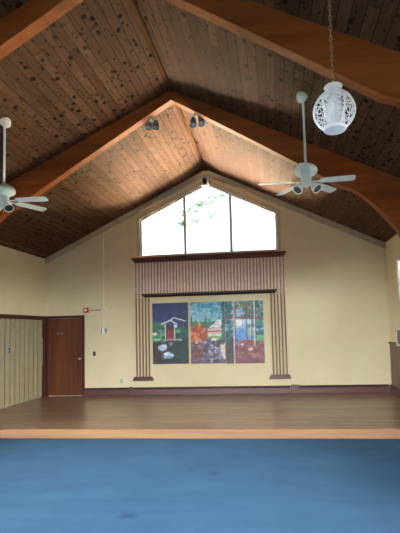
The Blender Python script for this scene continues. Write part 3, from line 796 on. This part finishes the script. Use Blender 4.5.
# ------------------------------------------------------------------ ceiling fans
def fan(x, y, angles, lamps, label):
    zc = ceil_z(x)
    r = thing('ceiling_fan', label, 'ceiling fan', (x, y, zc), group='ceiling fans')
    sl = math.atan(S) * (1 if x > 0 else -1)
    bm = BM(); lathe(bm, [(0, 0.0), (0.075, 0.0), (0.082, -0.02), (0.078, -0.05), (0.055, -0.095), (0.028, -0.115), (0, -0.115)], 24, M4=Matrix.Rotation(sl * 0.9, 4, 'Y') @ Matrix.Translation((0, 0, -0.004)))
    obj('canopy', bm, M['fan'], r, smooth=True)
    zt = 3.985 - zc
    bm = BM(); tube(bm, [(0, 0, -0.10), (0, 0, zt - 0.01)], 0.017, 12); obj('downrod', bm, M['fan'], r, smooth=True)
    bm = BM(); lathe(bm, [(0, zt + 0.02), (0.035, zt + 0.015), (0.06, zt - 0.005), (0.10, zt - 0.022), (0.135, zt - 0.046), (0.156, zt - 0.075), (0.163, zt - 0.10), (0.160, zt - 0.122), (0.142, zt - 0.145), (0.10, zt - 0.168), (0.075, zt - 0.185), (0, zt - 0.185)], 32)
    obj('motor_housing', bm, M['fan'], r, smooth=True)
    zb = 3.735 - zc
    bm = BM(); lathe(bm, [(0, zt - 0.186), (0.06, zt - 0.186), (0.075, zt - 0.20), (0.075, zb - 0.03), (0.06, zb - 0.06), (0.03, zb - 0.075), (0, zb - 0.075)], 24)
    hub = obj('switch_housing', bm, M['fan'], r, smooth=True)
    bm = BM(); tube(bm, [(0.03, -0.05, zb - 0.07), (0.03, -0.05, zb - 0.19)], 0.003, 6); lathe(bm, [(0, zb - 0.185), (0.008, zb - 0.19), (0.008, zb - 0.215), (0, zb - 0.22)], 8, 0.03, -0.05); obj('pull_chain', bm, M['chain'], hub)
    for a in angles:
        rot = Matrix.Rotation(math.radians(a), 4, 'Z') @ Matrix.Translation((0, 0, zb)) @ Matrix.Rotation(math.radians(-11), 4, 'X')
        bm = BM(); pts = [(0.20, -0.055), (0.26, -0.062), (0.55, -0.068), (0.64, -0.066), (0.663, -0.05), (0.668, 0), (0.663, 0.05), (0.64, 0.066), (0.55, 0.068), (0.26, 0.062), (0.20, 0.055)]
        prism(bm, pts, 'z', -0.004, 0.004); bmesh.ops.transform(bm, matrix=rot, verts=bm.verts)
        bl = obj('fan_blade', bm, M['blade'], r)
        bm = BM(); prism(bm, [(0.06, -0.016), (0.15, -0.014), (0.20, -0.035), (0.26, -0.04), (0.28, 0), (0.26, 0.04), (0.20, 0.035), (0.15, 0.014), (0.06, 0.016)], 'z', -0.011, -0.0045)
        bmesh.ops.transform(bm, matrix=rot, verts=bm.verts); obj('blade_bracket', bm, M['fan'], bl)
    for a in lamps:
        base = Matrix.Rotation(math.radians(a), 4, 'Z') @ Matrix.Translation((0.085, 0, zb - 0.035))
        m4 = base @ Matrix.Rotation(math.radians(-40), 4, 'Y') @ Matrix.Scale(1.2, 4)
        bm = BM(); lathe(bm, [(0, 0.01), (0.022, 0.006), (0.03, -0.02), (0.034, -0.05), (0.05, -0.08), (0.058, -0.14), (0.052, -0.14), (0.044, -0.09), (0.02, -0.06), (0, -0.06)], 22, M4=m4)
        lm = obj('lamp_shade', bm, M['white'], r, smooth=True)
        bm = BM(); lathe(bm, [(0, -0.07), (0.03, -0.08), (0.048, -0.105), (0.053, -0.132), (0.03, -0.125), (0, -0.12)], 20, M4=m4)
        obj('lamp_mouth', bm, M['lampin'], lm, smooth=True)
    return r
fan(-2.27, -5.32, (4, 60, 134, 202, 274), (235, 325), 'white ceiling fan with spot lamps hanging above the folding door')
fan(2.245, -5.32, (-3, 48, 125, 180, 264), (225, 315), 'white ceiling fan with spot lamps hanging beside the filigree lantern')

# ------------------------------------------------------------------ filigree lantern
PX, PY, PZ, R = 2.236, -8.06, 3.300, 0.150
L = thing('pendant_lantern', 'white filigree globe lantern hanging on a long brass chain', 'pendant lantern', (PX, PY, PZ))
bm = BM()
z = 0.212; i = 0; pitch = 0.040
top = ceil_z(PX) - PZ - 0.05
while z < top - 0.02:
    pts = []
    for k in range(14):
        a = 2 * PI * k / 14
        hx = 0.0095 * math.cos(a); hz = 0.0265 * math.sin(a)
        pts.append((hx, 0, z + hz) if i % 2 else (0, hx, z + hz))
    loop_tube(bm, pts, 0.0034, 5); z += pitch; i += 1
obj('chain', bm, M['chain'], L, smooth=True)
bm = BM(); lathe(bm, [(0, top - 0.02), (0.02, top - 0.015), (0.055, top + 0.01), (0.06, top + 0.02), (0.06, top + 0.075), (0, top + 0.075)], 20); obj('ceiling_canopy', bm, M['chain'], L, smooth=True)
bm = BM(); lathe(bm, [(0, 0.20), (0.012, 0.205), (0.022, 0.19), (0.064, 0.192), (0.069, 0.186), (0.064, 0.178), (0.046, 0.17), (0.040, 0.155), (0.041, 0.142), (0.05, 0.137), (0.066, 0.13), (0.068, 0.12), (0.05, 0.115), (0, 0.115)], 32)
obj('collar', bm, M['lantern'], L, smooth=True)
bm = BM()
def sph(th, ph, rr=R): return (rr * math.sin(th) * math.cos(ph), rr * math.sin(th) * math.sin(ph), rr * math.cos(th))
T0, T1 = math.radians(26), math.radians(150)
NP = 6; off = math.radians(-8)
for k in range(NP):
    ph = off + 2 * PI * k / NP
    tube(bm, [sph(T0 + (T1 - T0) * q / 16, ph) for q in range(17)], 0.0085, 6)
for th, rr in ((T0, 0.010), (T1, 0.011)):
    loop_tube(bm, [sph(th, 2 * PI * q / 36) for q in range(36)], rr, 8)
def scroll(tc, pc, rad, turns, a0, sgn):
    pts = []
    for q in range(18):
        f_ = q / 17; a = a0 + sgn * turns * 2 * PI * f_; rr = rad * (1 - 0.78 * f_)
        pts.append(sph(tc + rr * math.cos(a), pc + rr * math.sin(a) / math.sin(tc)))
    tube(bm, pts, 0.0037, 5)
for k in range(NP):
    pc = off + 2 * PI * (k + 0.5) / NP; hw = PI / NP
    for tc, rad in ((0.78, 0.25), (1.30, 0.30), (1.85, 0.30), (2.33, 0.22)):
        for s in (-1, 1):
            scroll(tc, pc + s * hw * 0.5, rad, 1.05, PI * (0.5 - 0.5 * s) + 0.4 * s, s)
    for tc in (1.05, 1.58, 2.1):
        tube(bm, [sph(tc + 0.10 * math.sin(q * 0.9), pc - hw + 2 * hw * q / 10) for q in range(11)], 0.0036, 5)
obj('filigree_globe', bm, M['lantern'], L, smooth=True)
bm = BM(); lathe(bm, [(0, 0.115), (0.04, 0.113), (0.058, 0.09), (0.064, 0.0), (0.062, -0.08), (0.055, -0.112), (0, -0.116)], 28); obj('inner_shade', bm, M['milk'], L, smooth=True)
bm = BM(); lathe(bm, [(0.07, -0.126), (0.082, -0.128), (0.086, -0.138), (0.078, -0.148), (0.064, -0.146), (0, -0.138), (0, -0.13)], 32); obj('bottom_rim', bm, M['lantern'], L, smooth=True)

# ------------------------------------------------------------------ tree outside the gable window
tr = thing('outdoor_tree', 'pale leafy tree branch seen through the gable window', 'tree', (-5.9, 7.0, -0.6))
bm = BM(); tube(bm, [(0, 0, 0), (0.1, 0, 3), (0.0, 0, 6), (0.15, 0, 9.5)], 0.2, 10, radii=[0.24, 0.2, 0.15, 0.06]); obj('trunk', bm, M['bark'], tr, smooth=True)
bm = BM(); lf = BM()
rng = random.Random(4)
def leaf(p, s):
    q = [Vector((rng.uniform(-1, 1), rng.uniform(-1, 1), rng.uniform(-.5, .5))).normalized() for _ in range(2)]
    a = q[0] * s; b = q[0].cross(q[1]).normalized() * s * 0.5
    lf.faces.new([lf.verts.new(p + v) for v in (-a, b, a, -b)])
def limb(p0, p1, sag, n, spread, size, lo=0.35):
    p0, p1 = Vector(p0), Vector(p1); pts = []
    for k in range(9):
        t_ = k / 8; p = p0.lerp(p1, t_); p.z += sag * math.sin(t_ * PI); pts.append(p)
    tube(bm, pts, 0.05, 6, radii=[0.05 * (1 - 0.85 * k / 8) + 0.006 for k in range(9)])
    for _ in range(n):
        t_ = rng.uniform(lo, 1.05) ; k = min(t_ * 8, 7.99); p = pts[int(k)].lerp(pts[int(k) + 1], k - int(k))
        sp_ = spread * (1.1 - 0.6 * t_)
        leaf(p + Vector((rng.gauss(0, sp_ * 1.6), rng.gauss(0, sp_), rng.gauss(0, sp_ * 0.55))), size)
limb((0.05, 0, 7.0), (5.5, -0.2, 8.2), -0.3, 1100, 0.15, 0.11, 0.6)
limb((0.05, 0, 6.6), (5.2, 0.4, 7.5), -0.1, 650, 0.12, 0.10, 0.64)
limb((0.05, 0, 5.2), (2.5, 0.0, 6.2), 0.1, 200, 0.2, 0.08)
limb((0.05, 0, 8.6), (-2.0, 0.5, 9.9), 0.1, 120, 0.3, 0.08)
limb((0.1, 0, 4.0), (-2.2, -0.6, 5.6), 0.2, 120, 0.3, 0.08)
obj('branches', bm, M['bark'], tr, smooth=True)
obj('leaves', lf, M['leaf'], tr)

# ------------------------------------------------------------------ daylight
world = bpy.data.worlds.new('overcast_sky'); scene.world = world; world.use_nodes = True
wt = world.node_tree; wt.nodes.clear()
tc = wt.nodes.new('ShaderNodeTexCoord'); sx = wt.nodes.new('ShaderNodeSeparateXYZ'); wt.links.new(tc.outputs['Generated'], sx.inputs[0])
def wmr(src, a, b, c, d):
    q = wt.nodes.new('ShaderNodeMapRange'); q.interpolation_type = 'SMOOTHSTEP'
    for k, v in enumerate((a, b, c, d)): q.inputs[k + 1].default_value = v
    wt.links.new(src, q.inputs[0]); return q.outputs[0]
def wmix(f, a, b):
    q = wt.nodes.new('ShaderNodeMix'); q.data_type = 'RGBA'; wt.links.new(f, q.inputs[0])
    for k, v in ((6, a), (7, b)):
        if isinstance(v, tuple): q.inputs[k].default_value = v
        else: wt.links.new(v, q.inputs[k])
    return q.outputs[2]
# lower hemisphere dimmed to keep the nearer ceiling dark, brighter sky overhead
GS, SK, ZE, NO = 0.01, 1.0, 1.5, 0.17
ground = wmix(wmr(sx.outputs[1], -1, 1, 0, 1), (GS * 0.9, GS, GS * 0.8, 1), (GS * 0.9, GS, GS * 0.8, 1))
skyc = wmix(wmr(sx.outputs[2], 0.0, 0.8, 0, 1), (SK * 0.98, SK * 0.99, SK, 1), (ZE * 0.93, ZE * 0.97, ZE, 1))
skyc = wmix(wmr(sx.outputs[1], 0.05, 0.55, 0, 1), skyc, (NO * 0.95, NO * 0.98, NO, 1))
both = wmix(wmr(sx.outputs[2], -0.02, 0.02, 0, 1), ground, skyc)
bg = wt.nodes.new('ShaderNodeBackground'); wt.links.new(both, bg.inputs[0]); bg.inputs[1].default_value = 18.5
wo = wt.nodes.new('ShaderNodeOutputWorld'); wt.links.new(bg.outputs[0], wo.inputs[0])

sun = bpy.data.lights.new('sun', 'SUN'); sun.energy = 850.0; sun.angle = 0.01; sun.color = (1.0, 0.94, 0.84)
so = bpy.data.objects.new('sun', sun); C.objects.link(so); so.location = (0, -20, 30); so.rotation_euler = (math.radians(15), 0, 0)
bm = BM(); box(bm, -45, 45, 0.4, 13, -0.75, -0.6); box(bm, -45, -1, 13, 24, -0.75, -0.6)  # unseen ground shaped to throw sunlight up onto the stage ceiling
obj('ground', bm, plain('pale_bounce_ground', (206, 198, 182), 0.9, scale=0.5), kind=STR, label='unseen pale ground behind the gable, shaped to bounce sunlight inside')
bm = BM(); box(bm, -45, 45, 24.001, 70, -0.75, -0.6); box(bm, -0.999, 45, 13.001, 24.001, -0.75, -0.6)  # added dark ground keeps bounced light off the nearer ceiling
obj('ground', bm, plain('dark_bounce_limit', (96, 102, 78), 0.95, scale=0.5), kind=STR, label='unseen darker ground added to limit the bounced light')

def portal(name, loc, size, rot):
    l = bpy.data.lights.new(name, 'AREA'); l.shape = 'RECTANGLE'; l.size, l.size_y = size
    l.cycles.is_portal = True
    o = bpy.data.objects.new(name, l); C.objects.link(o); o.location = loc; o.rotation_euler = rot
# portals only guide the sampling of the sky through the window openings, added ones included
portal('gable_portal', (0, 0.16, (WB + WP) / 2), (2 * WX, WP - WB), (-PI / 2, 0, 0))
for h in RW: portal('side_portal', (W + 0.16, (h[0] + h[1]) / 2, (h[2] + h[3]) / 2), (h[3] - h[2], h[1] - h[0]), (0, PI / 2, 0))
for h in LW: portal('side_portal', (-W - 0.16, (h[0] + h[1]) / 2, (h[2] + h[3]) / 2), (h[3] - h[2], h[1] - h[0]), (0, -PI / 2, 0))
for h in RR: portal('rear_portal', ((h[0] + h[1]) / 2, REAR - 0.16, (h[2] + h[3]) / 2), (h[1] - h[0], h[3] - h[2]), (PI / 2, 0, 0))

# ------------------------------------------------------------------ camera
yaw, pitch, roll, fpx, ppx, ppy = 0.10675, 0.06887, -0.02673, 420.984, 229.171, 300.767
cy_, sy_ = math.cos(yaw), math.sin(yaw)
rx = Vector((cy_, sy_, 0)); fy = Vector((-sy_, cy_, 0)); up = Vector((0, 0, 1))
f2 = fy * math.cos(pitch) + up * math.sin(pitch); u2 = up * math.cos(pitch) - fy * math.sin(pitch)
r3 = rx * math.cos(roll) + u2 * math.sin(roll); u3 = u2 * math.cos(roll) - rx * math.sin(roll)
cam = bpy.data.cameras.new('camera'); co = bpy.data.objects.new('camera', cam); C.objects.link(co)
co.matrix_world = Matrix(((r3.x, u3.x, -f2.x, 1.74324), (r3.y, u3.y, -f2.y, -11.16896), (r3.z, u3.z, -f2.z, 1.69349), (0, 0, 0, 1)))
cam.sensor_fit = 'VERTICAL'; cam.sensor_height = 36.0; cam.lens = fpx / 533 * 36
cam.shift_x = (200 - ppx) / 533; cam.shift_y = (ppy - 266.5) / 533
cam.clip_start = 0.05
scene.camera = co

vs_ = scene.view_settings
scene.display_settings.display_device = 'sRGB'
vs_.view_transform = 'Standard'; vs_.look = 'None'; vs_.gamma = 1.0; vs_.use_curve_mapping = False
vs_.exposure = 0.0
scene.cycles.use_denoising = True
scene.cycles.diffuse_bounces = 6; scene.cycles.max_bounces = 10; scene.cycles.transparent_max_bounces = 8
scene.cycles.sample_clamp_indirect = 80.0
